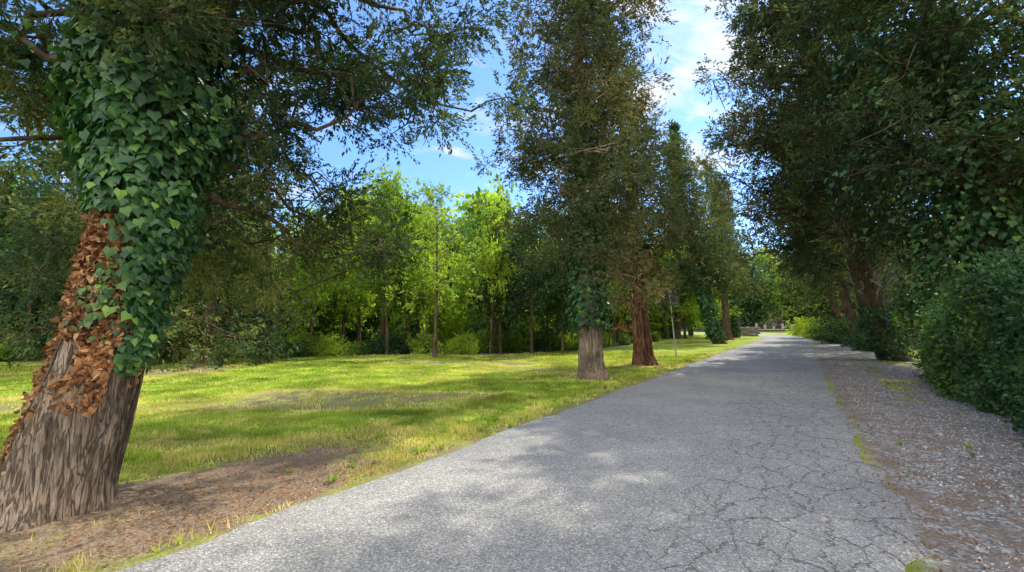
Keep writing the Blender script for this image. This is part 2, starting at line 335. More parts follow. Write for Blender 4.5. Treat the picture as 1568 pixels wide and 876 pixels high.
# ------------------------------------------------------------------ tree generator
def conifer(name, base, H, z0, prof, mat_f, mat_b, seed, lean=(0, 0), lp=1.3, tr=.35, nl=60, ncl=6, T=12, Mm=12, L=.1, W=.04,
            rc=.5, elev=(0, 35), droop=.25, extra=None, limbr=.05, flat=1.0, ivy=None, side=.28, t0=.3, raw=False, jit=.45, simple=False):
    rng = np.random.default_rng(seed)
    zs = np.linspace(0, H, 28)
    wob = np.cumsum(rng.normal(size=(28, 2)), 0) * .02 * H / 12
    tp = np.stack([lean[0] * (zs / H) ** lp + wob[:, 0], lean[1] * (zs / H) ** lp + wob[:, 1], zs], -1)
    tf = lambda h: np.stack([np.interp(h, zs, tp[:, k]) for k in range(3)], -1)
    bark = Geo()
    if simple:
        v, f = tube(tf(np.linspace(0, H * .9, 9)) - np.array([0, 0, .1]), np.linspace(tr, .03, 9), 6); bark.add(v, f)
    else:
        zz = np.concatenate([np.linspace(-.15, 1.2, 16), np.linspace(1.4, H * .93, 50)])
        sides = 28
        th = np.linspace(0, 2 * pi, sides, endpoint=False)
        cz = tf(np.clip(zz, 0, H)); cz[:, 2] = zz
        r = tr * (1 - zz / H * .95) * (1 + .40 * np.exp(-np.clip(zz, 0, 9) / .28))
        ph = rng.uniform(0, 6.28, 6)
        fl = 1 + .08 * np.sin(5 * th[None] + ph[0] + .3 * zz[:, None]) + .06 * np.sin(8 * th[None] + ph[1] - .5 * zz[:, None]) + .04 * np.sin(13 * th[None] + ph[2] + .9 * zz[:, None]) + rng.normal(size=(len(zz), sides)) * .015
        rr = r[:, None] * fl
        Vt = np.stack([cz[:, None, 0] + rr * np.cos(th), cz[:, None, 1] + rr * np.sin(th), np.broadcast_to(zz[:, None], rr.shape)], -1).reshape(-1, 3)
        i = np.arange(len(zz) - 1)[:, None] * sides; j = np.arange(sides)[None]; j2 = (j + 1) % sides
        bark.add(Vt, np.stack([i + j, i + j2, i + sides + j2, i + sides + j], -1).reshape(-1, 4))
    Cs = []; Os = []; Rs = []
    limbs = []
    for q in range(nl):
        u = (q + rng.random()) / nl; h = z0 + (H - z0) * u ** .95
        az = q * 2.39996 + rng.normal() * .35
        ln_ = prof(u) * rng.uniform(.5, 1.2)
        el = radians(rng.uniform(*elev) + 25 * u)
        limbs.append((h, az, ln_, el, 0))
    if extra: limbs += extra
    for (h, az, ln_, el, bend) in limbs:
        st = tf(h); tt = np.linspace(0, 1, 8)
        d = np.array([cos(az) * cos(el), sin(az) * cos(el), sin(el)])
        sd = np.array([-sin(az), cos(az), 0])
        w1, w2 = rng.normal(size=2) * .10 * ln_
        Pp = st + d * ln_ * tt[:, None] + sd * (np.sin(tt * 3.0) * w1 + bend * tt ** 2)[:, None] + np.array([0, 0, 1]) * (np.sin(tt * 4.5) * w2 * .7 - .10 * ln_ * tt ** 2)[:, None]
        Pp[1:-1] += rng.normal(size=(6, 3)) * .03 * ln_
        r0 = limbr * (ln_ / 3) ** .8 + .012
        v, f = tube(Pp[::2] if simple else Pp, (r0 * (1 - tt * .8))[::2] if simple else r0 * (1 - tt * .8), 3 if simple else 5); bark.add(v, f)
        k = max(2, int(ncl * (ln_ / 3) + rng.random()))
        tcl = np.concatenate([rng.uniform(t0, 1, k - 1), [1.0]])
        for tq in tcl:
            c = np.array([np.interp(tq, tt, Pp[:, a]) for a in range(3)])
            off = sd * rng.normal() * side * ln_ * (.35 + .65 * tq) + np.array([0, 0, rng.normal() * .10 * ln_]) + d * rng.normal() * .06 * ln_
            e = c + off
            if not simple:
                mid = (c + e) / 2 + rng.normal(size=3) * .04
                v, f = tube(np.array([c, mid, e]), np.array([.35 * r0, .25 * r0, .006]), 3); bark.add(v, f)
                e2 = e + rng.normal(size=3) * rc * .5
                v, f = tube(np.array([e, (e + e2) / 2 + rng.normal(size=3) * .03, e2]), np.array([.2 * r0 + .003, .006, .003]), 3); bark.add(v, f)
            Cs.append(e); Os.append(nrm(d * .8 + off / (np.linalg.norm(off) + .01) * .5)); Rs.append(rc * rng.uniform(.55, 1.3))
    Cs = np.array(Cs); Os = np.array(Os); Rs = np.array(Rs)
    cv = np.clip(vnoise(Cs[:, 0] * .8 + Cs[:, 2] * .5, Cs[:, 1] * .8 - Cs[:, 2] * .6, 1.0, seed) * .8 + rng.uniform(-.15, .4, len(Cs)), 0, 1.15)
    fv, ff, vv = foliage(Cs, Rs, Os, rng, T, Mm, L, W, droop, cvar=cv, flat=flat, jit=jit)
    if raw:
        return bark.arr(), (fv, ff, vv)
    e = empty(name, base)
    obj('trunk_and_limbs', bark.data(name + '_trunk', mat_b, smooth=True), e); obj('foliage', mesh_data(name + '_foliage', fv, ff, mat_f, var=vv), e)
    if ivy:
        n, za, zb, th_, Li = ivy
        h = rng.uniform(za, zb, n); th = rng.uniform(0, 2 * pi, n)
        rad = tr * (1 - h / H * .88) + .03 + rng.random(n) ** 1.5 * th_ * (.5 + vnoise(h, th * 2, 1.1, seed))
        o = np.stack([np.cos(th), np.sin(th), 0 * th], -1)
        C = tf(h) + o * rad[:, None]
        D = nrm(np.array([0, 0, -1.]) + o * .35 + rng.normal(size=(n, 3)) * .35)
        Nn = nrm(o + np.array([0, 0, .5]) + rng.normal(size=(n, 3)) * .35)
        v, f, va = ivy_leaves(C, D, Nn, Li * rng.uniform(.6, 1.2, n), rng, rng.random(n) * .95)
        obj('ivy', mesh_data('ivy', v, f, M_ivy, var=va), e)
    return e, tf

# --- near left ivy-clad cypress
T1 = (-3.68, 3.80, 0.0)
def near_tree():
    rng = np.random.default_rng(5)
    e = empty('ivy_covered_cypress_tree', T1)
    H = 13.5
    zz = np.concatenate([np.linspace(-.2, 3.2, 130), np.linspace(3.3, H, 60)])
    cxz = np.interp(zz, [-.2, 0, .67, 1.23, 1.75, 2.12, 2.6, 4.4, H], [0, .02, .22, .36, .44, .48, .56, .58, .68]); cyz = np.interp(zz, [0, 4, H], [0, .12, .3])
    r0 = np.interp(zz, [-.2, 0, .25, .67, 1.23, 1.75, 2.12, 4.5, H], [.46, .405, .37, .335, .29, .25, .225, .2, .05])
    sides = 180; th = np.linspace(0, 2 * pi, sides, endpoint=False)
    f = np.zeros((len(zz), sides))
    for k in (3, 5, 8, 13, 19, 27, 37, 52):
        ph = rng.uniform(0, 6.28); wv = np.cumsum(rng.normal(size=len(zz))) * .03
        amp = .075 / k ** .5 * (1 + .4 * np.sin(zz * rng.uniform(1, 4) + ph))
        f += amp[:, None] * np.sin(k * th[None] + ph + wv[:, None] * 2.5)
    f = -np.abs(f) * 1.1 + .04 + f * .35
    flare = .24 * np.exp(-np.clip(zz, 0, 9) / .2)[:, None] * (.5 + .5 * np.sin(5 * th[None] + 1.0))
    rr = r0[:, None] * (1 + f + flare)
    V = np.stack([cxz[:, None] + rr * np.cos(th), cyz[:, None] + rr * np.sin(th), np.broadcast_to(zz[:, None], rr.shape)], -1).reshape(-1, 3)
    i = np.arange(len(zz) - 1)[:, None] * sides; j = np.arange(sides)[None]; j2 = (j + 1) % sides
    F = np.stack([i + j, i + j2, i + sides + j2, i + sides + j], -1).reshape(-1, 4)
    obj('trunk', mesh_data('trunk1', V, F, M_bark1, smooth=True), e)
    tf = lambda h: np.stack([np.interp(h, zz, cxz), np.interp(h, zz, cyz), h], -1)
    rf = lambda h: np.interp(h, zz, r0)
    g = Geo()
    def ivyset(n, zf, thf, radf, Lr, G, vlo=0, vhi=.95, dead=False):
        h = zf(n); th = thf(n, h)
        if dead:
            kp = vnoise(h * 3.2, th * 1.6, 1.0, 21) * .75 + rng.random(n) * .25 > .44; h, th = h[kp], th[kp]; n = len(h)
        o = np.stack([np.cos(th), np.sin(th), 0 * th], -1)
        rad = radf(h, th, n)
        C = tf(h) + o * rad[:, None]
        D = nrm(np.array([0, 0, -1.]) + o * .25 + rng.normal(size=(n, 3)) * (.38 if not dead else 1.1))
        Nn = nrm(o + np.array([0, 0, .45]) + rng.normal(size=(n, 3)) * (.38 if not dead else .9))
        LL = rng.uniform(*Lr, n)
        v, f_, va = ivy_leaves(C, D, Nn, LL, rng, rng.uniform(vlo, vhi, n), .18 if not dead else .8)
        G.add(v, f_, va)
    lumps = lambda h, th: vnoise(h * 1.2, np.cos(th) * 1.5 + 3, 1.3, 2) * .45 + vnoise(h * 1.2, np.sin(th) * 1.5 + 8, 1.6, 12) * .3
    ivyset(10500, lambda n: rng.uniform(2.42, 6.5, n), lambda n, h: rng.uniform(-pi, pi, n),
           lambda h, th, n: rf(h) + .05 + np.clip((h - 2.3) * .9, 0, 1) * (lumps(h, th) * .72 + .06) + rng.uniform(-.12, .05, n) * np.clip((h - 2.2) * 2, .3, 1), (.045, .10), g)
    ivyset(1500, lambda n: rng.triangular(1.05, 2.4, 2.7, n), lambda n, h: rng.normal(-.12, .22 + .30 * np.clip(h - 1.4, 0, 1.2), n),
           lambda h, th, n: rf(h) + .02 + rng.uniform(0, .16, n) * np.clip((h - .9) * 1.3, .3, 1.5), (.045, .085), g, 0, 1.0)
    ivyset(70, lambda n: rng.normal(1.75, .15, n), lambda n, h: rng.normal(-1.1, .3, n),
           lambda h, th, n: rf(h) + .03 + rng.uniform(0, .05, n), (.04, .07), g, .6, 1.0)
    ivyset(90, lambda n: rng.uniform(.1, 1.0, n), lambda n, h: rng.normal(2.9, .25, n),
           lambda h, th, n: rf(h) + .04 + rng.uniform(0, .05, n), (.04, .07), g)
    obj('ivy', g.data('ivy1', M_ivy), e)
    g = Geo()
    ivyset(3400, lambda n: rng.triangular(.8, 2.2, 2.6, n), lambda n, h: rng.uniform(-pi, .3, n),
           lambda h, th, n: rf(h) + rng.uniform(-.01, .06, n), (.02, .065), g, 0, 1, True)
    ivyset(500, lambda n: rng.triangular(.8, 1.2, 1.9, n), lambda n, h: rng.normal(-.8, .3, n),
           lambda h, th, n: rf(h) + rng.uniform(0, .05, n), (.03, .07), g, .2, .9, True)
    ivyset(700, lambda n: rng.uniform(.2, 1.6, n), lambda n, h: rng.normal(-2.6, .3, n),
           lambda h, th, n: rf(h) + rng.uniform(0, .04, n), (.02, .05), g, .2, 1, True)
    obj('dead_ivy_leaves', g.data('dead1', M_dead), e)
    g = Geo()
    for q in range(9):
        h = np.linspace(.05, 2.6, 40); th = rng.uniform(-pi, .6) + np.cumsum(rng.normal(size=40)) * .045
        rad = rf(h) * 1.0 + .003
        v, f_ = tube(tf(h) + np.stack([np.cos(th), np.sin(th), 0 * th], -1) * rad[:, None], np.full(40, rng.uniform(.004, .010)), 5); g.add(v, f_)
    Cs = []; Os = []; Rs = []; ivC = []
    limbs = []
    A = radians
    limbs += [(3.2, A(8), 2.2, A(16), .3), (3.7, A(20), 2.6, A(16), -.2), (2.9, A(50), 2.3, A(2), .2),
              (3.9, A(45), 2.7, A(14), 0), (4.6, A(12), 3.1, A(20), .2), (5.0, A(-12), 3.1, A(20), .2), (4.7, A(70), 2.8, A(10), .1), (3.6, A(78), 2.6, A(2), .1),
              (4.4, A(30), 3.1, A(10), .1), (5.3, A(50), 3.2, A(6), .1), (5.4, A(5), 3.3, A(10), 0), (4.2, A(-5), 2.5, A(24), .1),
              (3.2, A(110), 2.8, A(5), 0), (3.5, A(150), 2.8, A(12), 0), (3.2, A(180), 2.6, A(4), 0), (3.9, A(165), 3.0, A(16), 0), (4.5, A(195), 3.0, A(14), 0),
              (2.8, A(135), 2.4, A(-2), 0), (2.7, A(90), 2.2, A(-6), 0), (3.9, A(205), 2.4, A(12), 0), (2.75, A(105), 2.4, A(-8), 0), (2.8, A(68), 2.5, A(-6), 0),
              (4.2, A(-55), 1.6, A(32), 0), (3.7, A(-75), 1.0, A(25), 0), (4.0, A(-100), 1.3, A(25), 0), (3.3, A(-38), 1.2, A(30), 0), (3.8, A(-25), 1.5, A(30), 0)]
    for q in range(38):
        u = (q + rng.random()) / 38; h = 5.2 + 7.8 * u
        limbs.append((h, q * 2.4, (3.3 - 2.3 * u) * rng.uniform(.7, 1.1), A(rng.uniform(8, 40)), 0))
    for (h, az, ln_, el, bend) in limbs:
        st = tf(np.array(h)); tt = np.linspace(0, 1, 12)
        d = np.array([cos(az) * cos(el), sin(az) * cos(el), sin(el)]); sd = np.array([-sin(az), cos(az), 0])
        w1, w2 = rng.normal(size=2) * .12 * ln_
        Pp = st + d * ln_ * tt[:, None] + sd * (np.sin(tt * 3.2) * w1 + bend * tt ** 2)[:, None] + np.array([0, 0, 1]) * (np.sin(tt * 5) * w2 * .6 - .12 * ln_ * tt ** 2)[:, None]
        Pp[1:-1] += rng.normal(size=(10, 3)) * .026 * ln_
        r_ = .036 * (ln_ / 3) ** .8 + .01
        v, f_ = tube(Pp, r_ * (1 - tt * .8), 7); g.add(v, f_)
        ivC.append(Pp[:6])
        k = int(10 * ln_ / 3)
        for tq in np.concatenate([rng.uniform(.3, 1, k), [1.0]]):
            c = np.array([np.interp(tq, tt, Pp[:, a]) for a in range(3)])
            off = sd * rng.normal() * .20 * ln_ * (.4 + .6 * tq) + np.array([0, 0, rng.normal() * .11 * ln_]) + d * rng.normal() * .05 * ln_
            ee = c + off; mid = (c + ee) / 2 + rng.normal(size=3) * .06
            v, f_ = tube(np.array([c, mid, ee]), np.array([.35 * r_, .25 * r_, .006]), 4); g.add(v, f_)
            for _ in range(2):
                e2 = ee + rng.normal(size=3) * .25
                v, f_ = tube(np.array([ee, (ee + e2) / 2 + rng.normal(size=3) * .03, e2]), np.array([.007, .005, .003]), 3); g.add(v, f_)
            Cs.append(ee); Os.append(nrm(d * .7 + off * .3)); Rs.append(rng.uniform(.17, .36))
    obj('limbs', g.data('limbs1', M_bark3, smooth=True), e)
    Cs = np.array(Cs); Os = np.array(Os); Rs = np.array(Rs)
    low = Cs[:, 2] < 6
    cv = np.clip(vnoise(Cs[:, 0], Cs[:, 2], 1.2, 3) * .9 + rng.uniform(-.2, .35, len(Cs)), 0, 1.1)
    v, f_, vv = foliage(Cs[low], Rs[low], Os[low], rng, 32, 24, .046, .018, .35, cvar=cv[low], jit=.4)
    obj('foliage', mesh_data('fol1', v, f_, M_cyp, var=vv), e)
    v, f_, vv = foliage(Cs[~low], Rs[~low] * 1.4, Os[~low], rng, 9, 10, .14, .05, .3, cvar=cv[~low])
    obj('upper_foliage', mesh_data('fol1u', v, f_, M_cyp, var=vv), e)
    P = np.concatenate(ivC[:20]); idx = rng.integers(0, len(P), 1700)
    C = P[idx] + rng.normal(size=(1700, 3)) * .13
    Dd = nrm(np.array([0, 0, -1.]) + rng.normal(size=(1700, 3)) * .4); Nn = nrm(rng.normal(size=(1700, 3)) * .5 + np.array([.2, -.5, .5]))
    v, f_, va = ivy_leaves(C, Dd, Nn, rng.uniform(.045, .08, 1700), rng, rng.random(1700))
    obj('limb_ivy', mesh_data('ivyl', v, f_, M_ivy, var=va), e)
near_tree()

# --- left row
col = lambda r0, r1: (lambda u: (r0 * (1 - u) + r1 * u) * (.65 + min(u, .12) * 3))
conifer('cypress_tree', (2.22, 13.0, 0), 15.5, 3.1, col(2.8, 1.2), M_cypw, M_bark1, 21, lean=(-.4, .2), tr=.33, nl=92, ncl=12, T=16, Mm=12, L=.11, W=.038, rc=.40, elev=(-16, 18), limbr=.035, t0=.08, ivy=(4200, 1.4, 8.0, .34, .12), side=.25, jit=.35)
eT3, _ = conifer('cypress_tree', (4.95, 17.7, 0), 12, 3.5, col(2.1, .9), M_cypw, M_bark2, 22, lean=(-.9, .2), lp=.9, tr=.34, nl=58, ncl=12, T=13, Mm=11, L=.13, W=.046, rc=.42, elev=(-15, 18), limbr=.035, t0=.08, jit=.35)
rng = np.random.default_rng(3)
C = np.array([3.9, 17.2, 3.4]) - np.array([4.95, 17.7, 0]) + rng.normal(size=(30, 3)) * np.array([.55, .4, .8])
v, f, vv = foliage(C, .4, nrm(rng.normal(size=C.shape)), rng, 10, 12, .10, .035, .4, jit=.5)
obj('dry_foliage', mesh_data('dry', v, f, M_red, var=vv), eT3)
conifer('cypress_tree', (16.3, 37.0, 0), 16, 4.0, col(3.1, 1.0), M_cyp, M_bark3, 23, lean=(-3.2, 0), lp=.65, tr=.40, nl=80, ncl=10, T=8, Mm=9, L=.21, W=.085, rc=.65, elev=(-15, 25), t0=.1, ivy=(2200, .3, 6.0, .3, .2))
conifer('cypress_tree', (21.0, 46.0, 0), 17, 5.0, col(2.6, .8), M_cyp, M_bark3, 24, lean=(-1.0, 0), lp=.9, tr=.38, nl=60, ncl=9, T=7, Mm=8, L=.24, W=.10, rc=.65, elev=(-15, 25), t0=.1)
conifer('cypress_tree', (25.8, 54.5, 0), 18, 5.0, col(2.8, .8), M_cypw, M_bark3, 25, lean=(-1.2, 0), lp=.9, tr=.38, nl=60, ncl=9, T=7, Mm=8, L=.26, W=.11, rc=.7, elev=(-15, 25), t0=.1, ivy=(1200, .3, 6.0, .3, .22))
conifer('slender_cypress_tree', (17.2, 49.0, 0), 22.8, 3.0, lambda u: .9 * (1 - u) ** .6 + .08, M_decd, M_bark3, 26, tr=.3, nl=130, ncl=5, T=7, Mm=8, L=.25, W=.12, rc=.40, elev=(50, 70), side=.15)

# --- right row (leaning over the road)
rbig = lambda u: 4.6 * (1 - u) ** .5 * (.6 + min(u * 4, .4)) + .5
eB, tfB = conifer('cypress_tree', (16.2, 20.0, 0), 17, 4.3, rbig, M_cypw, M_bark3, 31, lean=(-5.2, -2.0), lp=.65, tr=.44, nl=100, ncl=10, T=14, Mm=11, L=.15, W=.054, rc=.52, elev=(-4, 32), limbr=.05, ivy=(900, .2, 2.2, .15, .14), jit=.35)
g = Geo(); rng = np.random.default_rng(8)
for q in range(20):
    h = rng.uniform(1.6, 4.5); st = tfB(np.array(h)); az = rng.uniform(2.6, 5.6); tt = np.linspace(0, 1, 10); l = rng.uniform(1.4, 3.0)
    d = np.array([cos(az) * .6, sin(az) * .6, .8]); Pp = st + d * l * tt[:, None] + rng.normal(size=(10, 3)) * .06 * l * tt[:, None] * .8
    v, f = tube(Pp, .065 * (1 - .8 * tt), 6); g.add(v, f)
obj('dead_branches', g.data('dead_branches', M_pale, smooth=True), eB)
conifer('ivy_covered_cypress_tree', (13.6, 12.6, 0), 17, 3.5, lambda u: 3.9 * (1 - u) ** .35 * (.75 + min(u * 2, .25)) + .5, M_cyp, M_bark3, 32, lean=(-3.9, -.5), lp=1.0, tr=.42, nl=96, ncl=9, T=13, Mm=11, L=.14, W=.050, rc=.52, elev=(-8, 32), ivy=(9500, 1.8, 10, 2.6, .14), jit=.35)
for k, (t_, s_) in enumerate([(31, 5.4), (41, 5.4), (53, 5.2), (66, 6.0)]):
    pp = C0 + DIR * t_ + NRM * s_
    conifer('cypress_tree', (pp[0], pp[1], 0), [15, 14, 14, 13][k], 4.2, lambda u: 3.6 * (1 - u) ** .5 + .4, M_cyp, M_bark3, 40 + k, lean=(-3.7, -.8), lp=.75, tr=.36, nl=60, ncl=7, T=7, Mm=8, L=.26, W=.11, rc=.7, elev=(0, 35))
conifer('cypress_tree', (12.4, 5.2, 0), 15, 4.8, lambda u: 3.6 * (1 - u) ** .5 + .4, M_cyp, M_bark3, 50, lean=(-2.2, .6), tr=.38, nl=60, ncl=8, T=12, Mm=11, L=.12, W=.042, rc=.5, jit=.35)

# ------------------------------------------------------------------ broadleaf background (merged meshes)
decp = lambda u: 2.6 * (1 - u * .6) * (.75 + min(u, .25))
def mk_(seed, dark, lo, z0=1.2):
    return conifer('v', None, 9.0, z0, decp, None, None, seed, lean=(.5, .3), tr=.13, nl=40 if not lo else 30, ncl=7 if not lo else 5,
        T=6 if not lo else 4, Mm=9 if not lo else 6, L=.22 if not lo else .42, W=.115 if not lo else .26, rc=.62 if not lo else .8,
        elev=(10, 50) if not dark else (-5, 40), droop=.1 if not dark else .3, limbr=.03, raw=True, simple=True, jit=1.0)
VD = [mk_(60 + k, False, False, 1.2 + .5 * k) for k in range(4)]; VK = [mk_(70 + k, True, False, 1.0 + .7 * k) for k in range(3)]
LD = [mk_(64 + k, False, True) for k in range(2)]; LK = [mk_(74 + k, True, True) for k in range(2)]
rng = np.random.default_rng(11)
class Mass:
    def __init__(s): s.b = Geo(); s.l = Geo(); s.d = Geo()
    def put(s, var, dark, x, y, sc, dv=None, wk=1.0):
        z = float(zground(np.array([x]), np.array([y]))[0]); r = rng.uniform(0, 6.28); c_, s_ = cos(r), sin(r)
        Rm = np.array([[c_, -s_, 0], [s_, c_, 0], [0, 0, 1]]).T; k = np.array([sc * rng.uniform(.85, 1.15) * wk] * 2 + [sc])
        T_ = lambda V: (V * k) @ Rm + np.array([x, y, z])
        if var[0] is not None: s.b.add(T_(var[0][0]), var[0][1])
        (s.d if dark else s.l).add(T_(var[1][0]), var[1][1], np.clip(var[1][2] + (rng.uniform(-.3, .35) if dv is None else dv), 0, 1.1))
    def finish(s, name, md=None, ml=None):
        e = empty(name)
        if s.b.n: obj('trunks', s.b.data(name + '_trunks', M_bark3), e)
        if s.l.n: obj('light_crowns', s.l.data(name + '_light', ml or M_dec), e)
        if s.d.n: obj('dark_crowns', s.d.data(name + '_dark', md or M_decd), e)
seg = np.r_[0, np.cumsum(np.linalg.norm(np.diff(line, axis=0), axis=1))]
def along(d): return np.array([np.interp(d, seg, line[:, 0]), np.interp(d, seg, line[:, 1])])
def tang(d): return nrm(along(d + .5) - along(d - .5))
bgm = Mass()
for q in range(108):
    d = rng.uniform(20, seg[-1]); off = rng.uniform(.8, 15); c = along(d); t_ = tang(d); n_ = np.array([-t_[1], t_[0]])
    x, y = c + n_ * off
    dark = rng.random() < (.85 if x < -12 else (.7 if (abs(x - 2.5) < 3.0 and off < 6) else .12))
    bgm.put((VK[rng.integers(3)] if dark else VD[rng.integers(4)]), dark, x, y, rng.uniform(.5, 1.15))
for (x, y, s) in [(1.0, 23.8, .72), (2.6, 24.4, .66), (-.6, 24.6, .7), (4.2, 26.5, .7)]:
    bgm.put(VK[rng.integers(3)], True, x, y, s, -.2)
for q in range(24):
    d = rng.uniform(30, seg[-1] - 15); c = along(d); t_ = tang(d); n_ = np.array([-t_[1], t_[0]]); x, y = c + n_ * rng.uniform(.6, 3.5)
    dk = rng.random() < .25
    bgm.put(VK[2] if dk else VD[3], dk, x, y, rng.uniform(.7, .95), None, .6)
for q in range(80):
    a = radians(rng.uniform(-58, 28)); r_ = rng.uniform(42, 80)
    x, y = r_ * sin(a), r_ * cos(a)
    if road_dist(np.array([x]), np.array([y]))[0] < 7: continue
    bgm.put(LD[rng.integers(2)], False, x, y, rng.uniform(1.0, 1.45))
bgm.finish('background_trees')
hm = Mass()
for q in range(170):
    a = radians(rng.uniform(16, 44)); r_ = rng.uniform(115, 220); x, y = r_ * sin(a), r_ * cos(a)
    dk = rng.random() < .7
    hm.put((LK if dk else LD)[rng.integers(2)], dk, x, y, rng.uniform(1.1, 1.8))
for q in range(50):
    pp = C0 + DIR * rng.uniform(0, 90) + NRM * rng.uniform(10.5, 22)
    hm.put(LK[rng.integers(2)], True, pp[0], pp[1], rng.uniform(.8, 1.2))
hm.finish('wooded_hill')
def shrub_raw(k, L, W):
    rng = np.random.default_rng(80 + k); n = 80
    o = nrm(rng.normal(size=(n, 3))); o[:, 2] = np.abs(o[:, 2])
    C = o * rng.uniform(.4, 1, (n, 1)) ** .5 * 1.2 * (.6 + .8 * rng.random((n, 1)))
    return None, foliage(C, .40, o, rng, 7, 8, L, W, .1, jit=1.0)
SR = [shrub_raw(k, .15, .08) for k in range(3)]
ug = Mass()
for q in range(360):
    d = rng.uniform(18, seg[-1]); c = along(d); t_ = tang(d); n_ = np.array([-t_[1], t_[0]])
    far = rng.random() < .4
    of_ = rng.uniform(8, 17) if far else rng.uniform(.6, 8)
    x, y = c + n_ * of_
    ug.put(SR[rng.integers(3)], rng.random() < .42, x, y, rng.uniform(1.5, 2.6) if far else rng.uniform(.3, .5 + .10 * of_), .3 if far else None)
ug.finish('undergrowth')
S_d = mesh_data('shrub_dark', *SR[0][1][:2], M_decd, var=SR[0][1][2]); S_y = mesh_data('shrub_yellow', *SR[1][1][:2], M_yel, var=SR[1][1][2])
conifer('acacia_tree', (-3.45, 21.0, 0), 7.4, 2.2, lambda u: 1.9 * (1 - u * .75), M_dec, M_bark3, 90, tr=.09, nl=34, ncl=6, T=5, Mm=12, L=.13, W=.06, rc=.5, elev=(15, 50), limbr=.022, droop=.2, jit=.9)
conifer('conifer_tree', (-11.2, 17.6, 0), 11, .8, lambda u: 2.5 * (1 - u) ** .6 + .3, M_cyp, M_bark3, 91, tr=.25, nl=90, ncl=10, T=9, Mm=10, L=.16, W=.065, rc=.5, elev=(-32, 5), limbr=.035, droop=.6)
conifer('conifer_tree', (-15.5, 17.2, 0), 12, 1.2, lambda u: 2.9 * (1 - u) ** .6 + .3, M_cyp, M_bark3, 92, tr=.25, nl=80, ncl=9, T=8, Mm=9, L=.18, W=.08, rc=.55, elev=(-30, 5), limbr=.035, droop=.6)
for (x, y, s) in [(33.5, 50.5, 1.3), (36.5, 56, 1.4), (38.5, 62, 1.5)]:
    obj('bush', S_y, None, (x, y, 0), (0, 0, x), (s, s, s))
for (x, y, s) in [(21.0, 27, 1.0), (23.8, 31.5, 1.1), (26.5, 37, 1.3), (29.5, 43, 1.4)]:
    obj('shrub', S_d, None, (x, y, 0), (0, 0, x), (s, s, s * 1.0))

# ------------------------------------------------------------------ hedge
rng = np.random.default_rng(14)
h0 = C0 + DIR * 1.5 + NRM * 5.35; h1 = C0 + DIR * 14.8 + NRM * 5.5
n = 4600
a = rng.random(n); Lh = np.linalg.norm(h1 - h0)
base = h0 + (h1 - h0) * a[:, None]
th = rng.uniform(-.2, pi + .2, n)
hh = 2.15 + (vnoise(a * Lh, a * 0, .6) - .5) * 1.1
lump = .75 + vnoise(a * Lh, th * 1.5, 1.3, 4) * .55
rad = rng.uniform(.75, 1.0, n) * lump
zc = np.clip(np.sin(th), 0, 1) ** .5 * hh * np.clip(lump + .1, .8, 1.15) * rng.uniform(0.05, 1, n) ** .35
lt = np.sign(np.cos(th)) * np.abs(np.cos(th)) ** .6 * rad * 1.05
cut = rng.random(n) < .55
bul = vnoise(a * Lh, zc, 1.0, 77)
lt = np.where(cut, -rad * (.7 + .6 * bul), lt); zc = np.where(cut, rng.uniform(.05, .98, n) * hh, zc)
C = np.stack([base[:, 0] + NRM[0] * lt, base[:, 1] + NRM[1] * lt, zc], -1)
o = nrm(np.stack([NRM[0] * lt, NRM[1] * lt, (zc - 1) * .6], -1))
v, f, va = foliage(C, .26, o, rng, 6, 8, .08, .05, .0, jit=1.0, cvar=np.clip(bul * 1.0 + rng.uniform(-.2, .25, n) + .5 * (vnoise(a * Lh, zc, .8, 91) > .82), 0, 1.3))
eh = empty('hedge', (0, 0, 0)); obj('leaves', mesh_data('hedge_leaves', v, f, M_hedge, var=va), eh)
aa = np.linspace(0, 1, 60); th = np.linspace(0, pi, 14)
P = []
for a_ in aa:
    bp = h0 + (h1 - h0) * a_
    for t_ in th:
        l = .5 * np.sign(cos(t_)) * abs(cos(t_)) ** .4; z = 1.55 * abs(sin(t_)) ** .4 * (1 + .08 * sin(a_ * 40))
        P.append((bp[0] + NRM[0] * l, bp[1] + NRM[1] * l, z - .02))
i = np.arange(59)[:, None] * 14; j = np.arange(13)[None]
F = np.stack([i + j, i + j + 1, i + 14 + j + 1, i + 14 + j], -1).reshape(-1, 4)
obj('inner_core', mesh_data('hedge_core', np.array(P), F, plain_mat('hedge_core_mat', (.02, .028, .014), .95)), eh)  # dark solid core, stops the view through the leaves

# ------------------------------------------------------------------ grass
rng = np.random.default_rng(17)
n = 560000
r_ = 2.2 * (26 / 2.2) ** rng.random(n) ** .8
an = radians(-62) + radians(112) * rng.random(n)
x = r_ * np.sin(an); y = r_ * np.cos(an)
s, t = st_of(x, y)
dm_ = dirt_mask(x, y) + vnoise(x, y, 3, 40) * .35 + vnoise(x, y, 9, 41) * .3
keep = ((s < -2.14) & (dm_ < rng.uniform(.45, 1.05, n)) & (forest_mask(x, y) < .8)) | ((s > 3.2) & (s < 6) & (vnoise(x, y, .8, 50) > .56) & (rng.random(n) < .5) & (t > 6))
x, y, r_, s = x[keep], y[keep], r_[keep], s[keep]; n = len(x)
z = zground(x, y)
hgt = rng.uniform(.02, .05, n) * (1 + .8 * (vnoise(x, y, 1.5, 44) > .6)) * (1 + .4 * ((s > -2.7) & (s < 0)))
wd = .0018 + .0009 * r_
az = rng.uniform(0, 2 * pi, n); tl = rng.uniform(.1, .9, n)
sdv = np.stack([np.cos(az), np.sin(az), 0 * az], -1); ldv = np.stack([-np.sin(az) * tl, np.cos(az) * tl, np.ones(n)], -1)
b0 = np.stack([x, y, z - .005], -1)
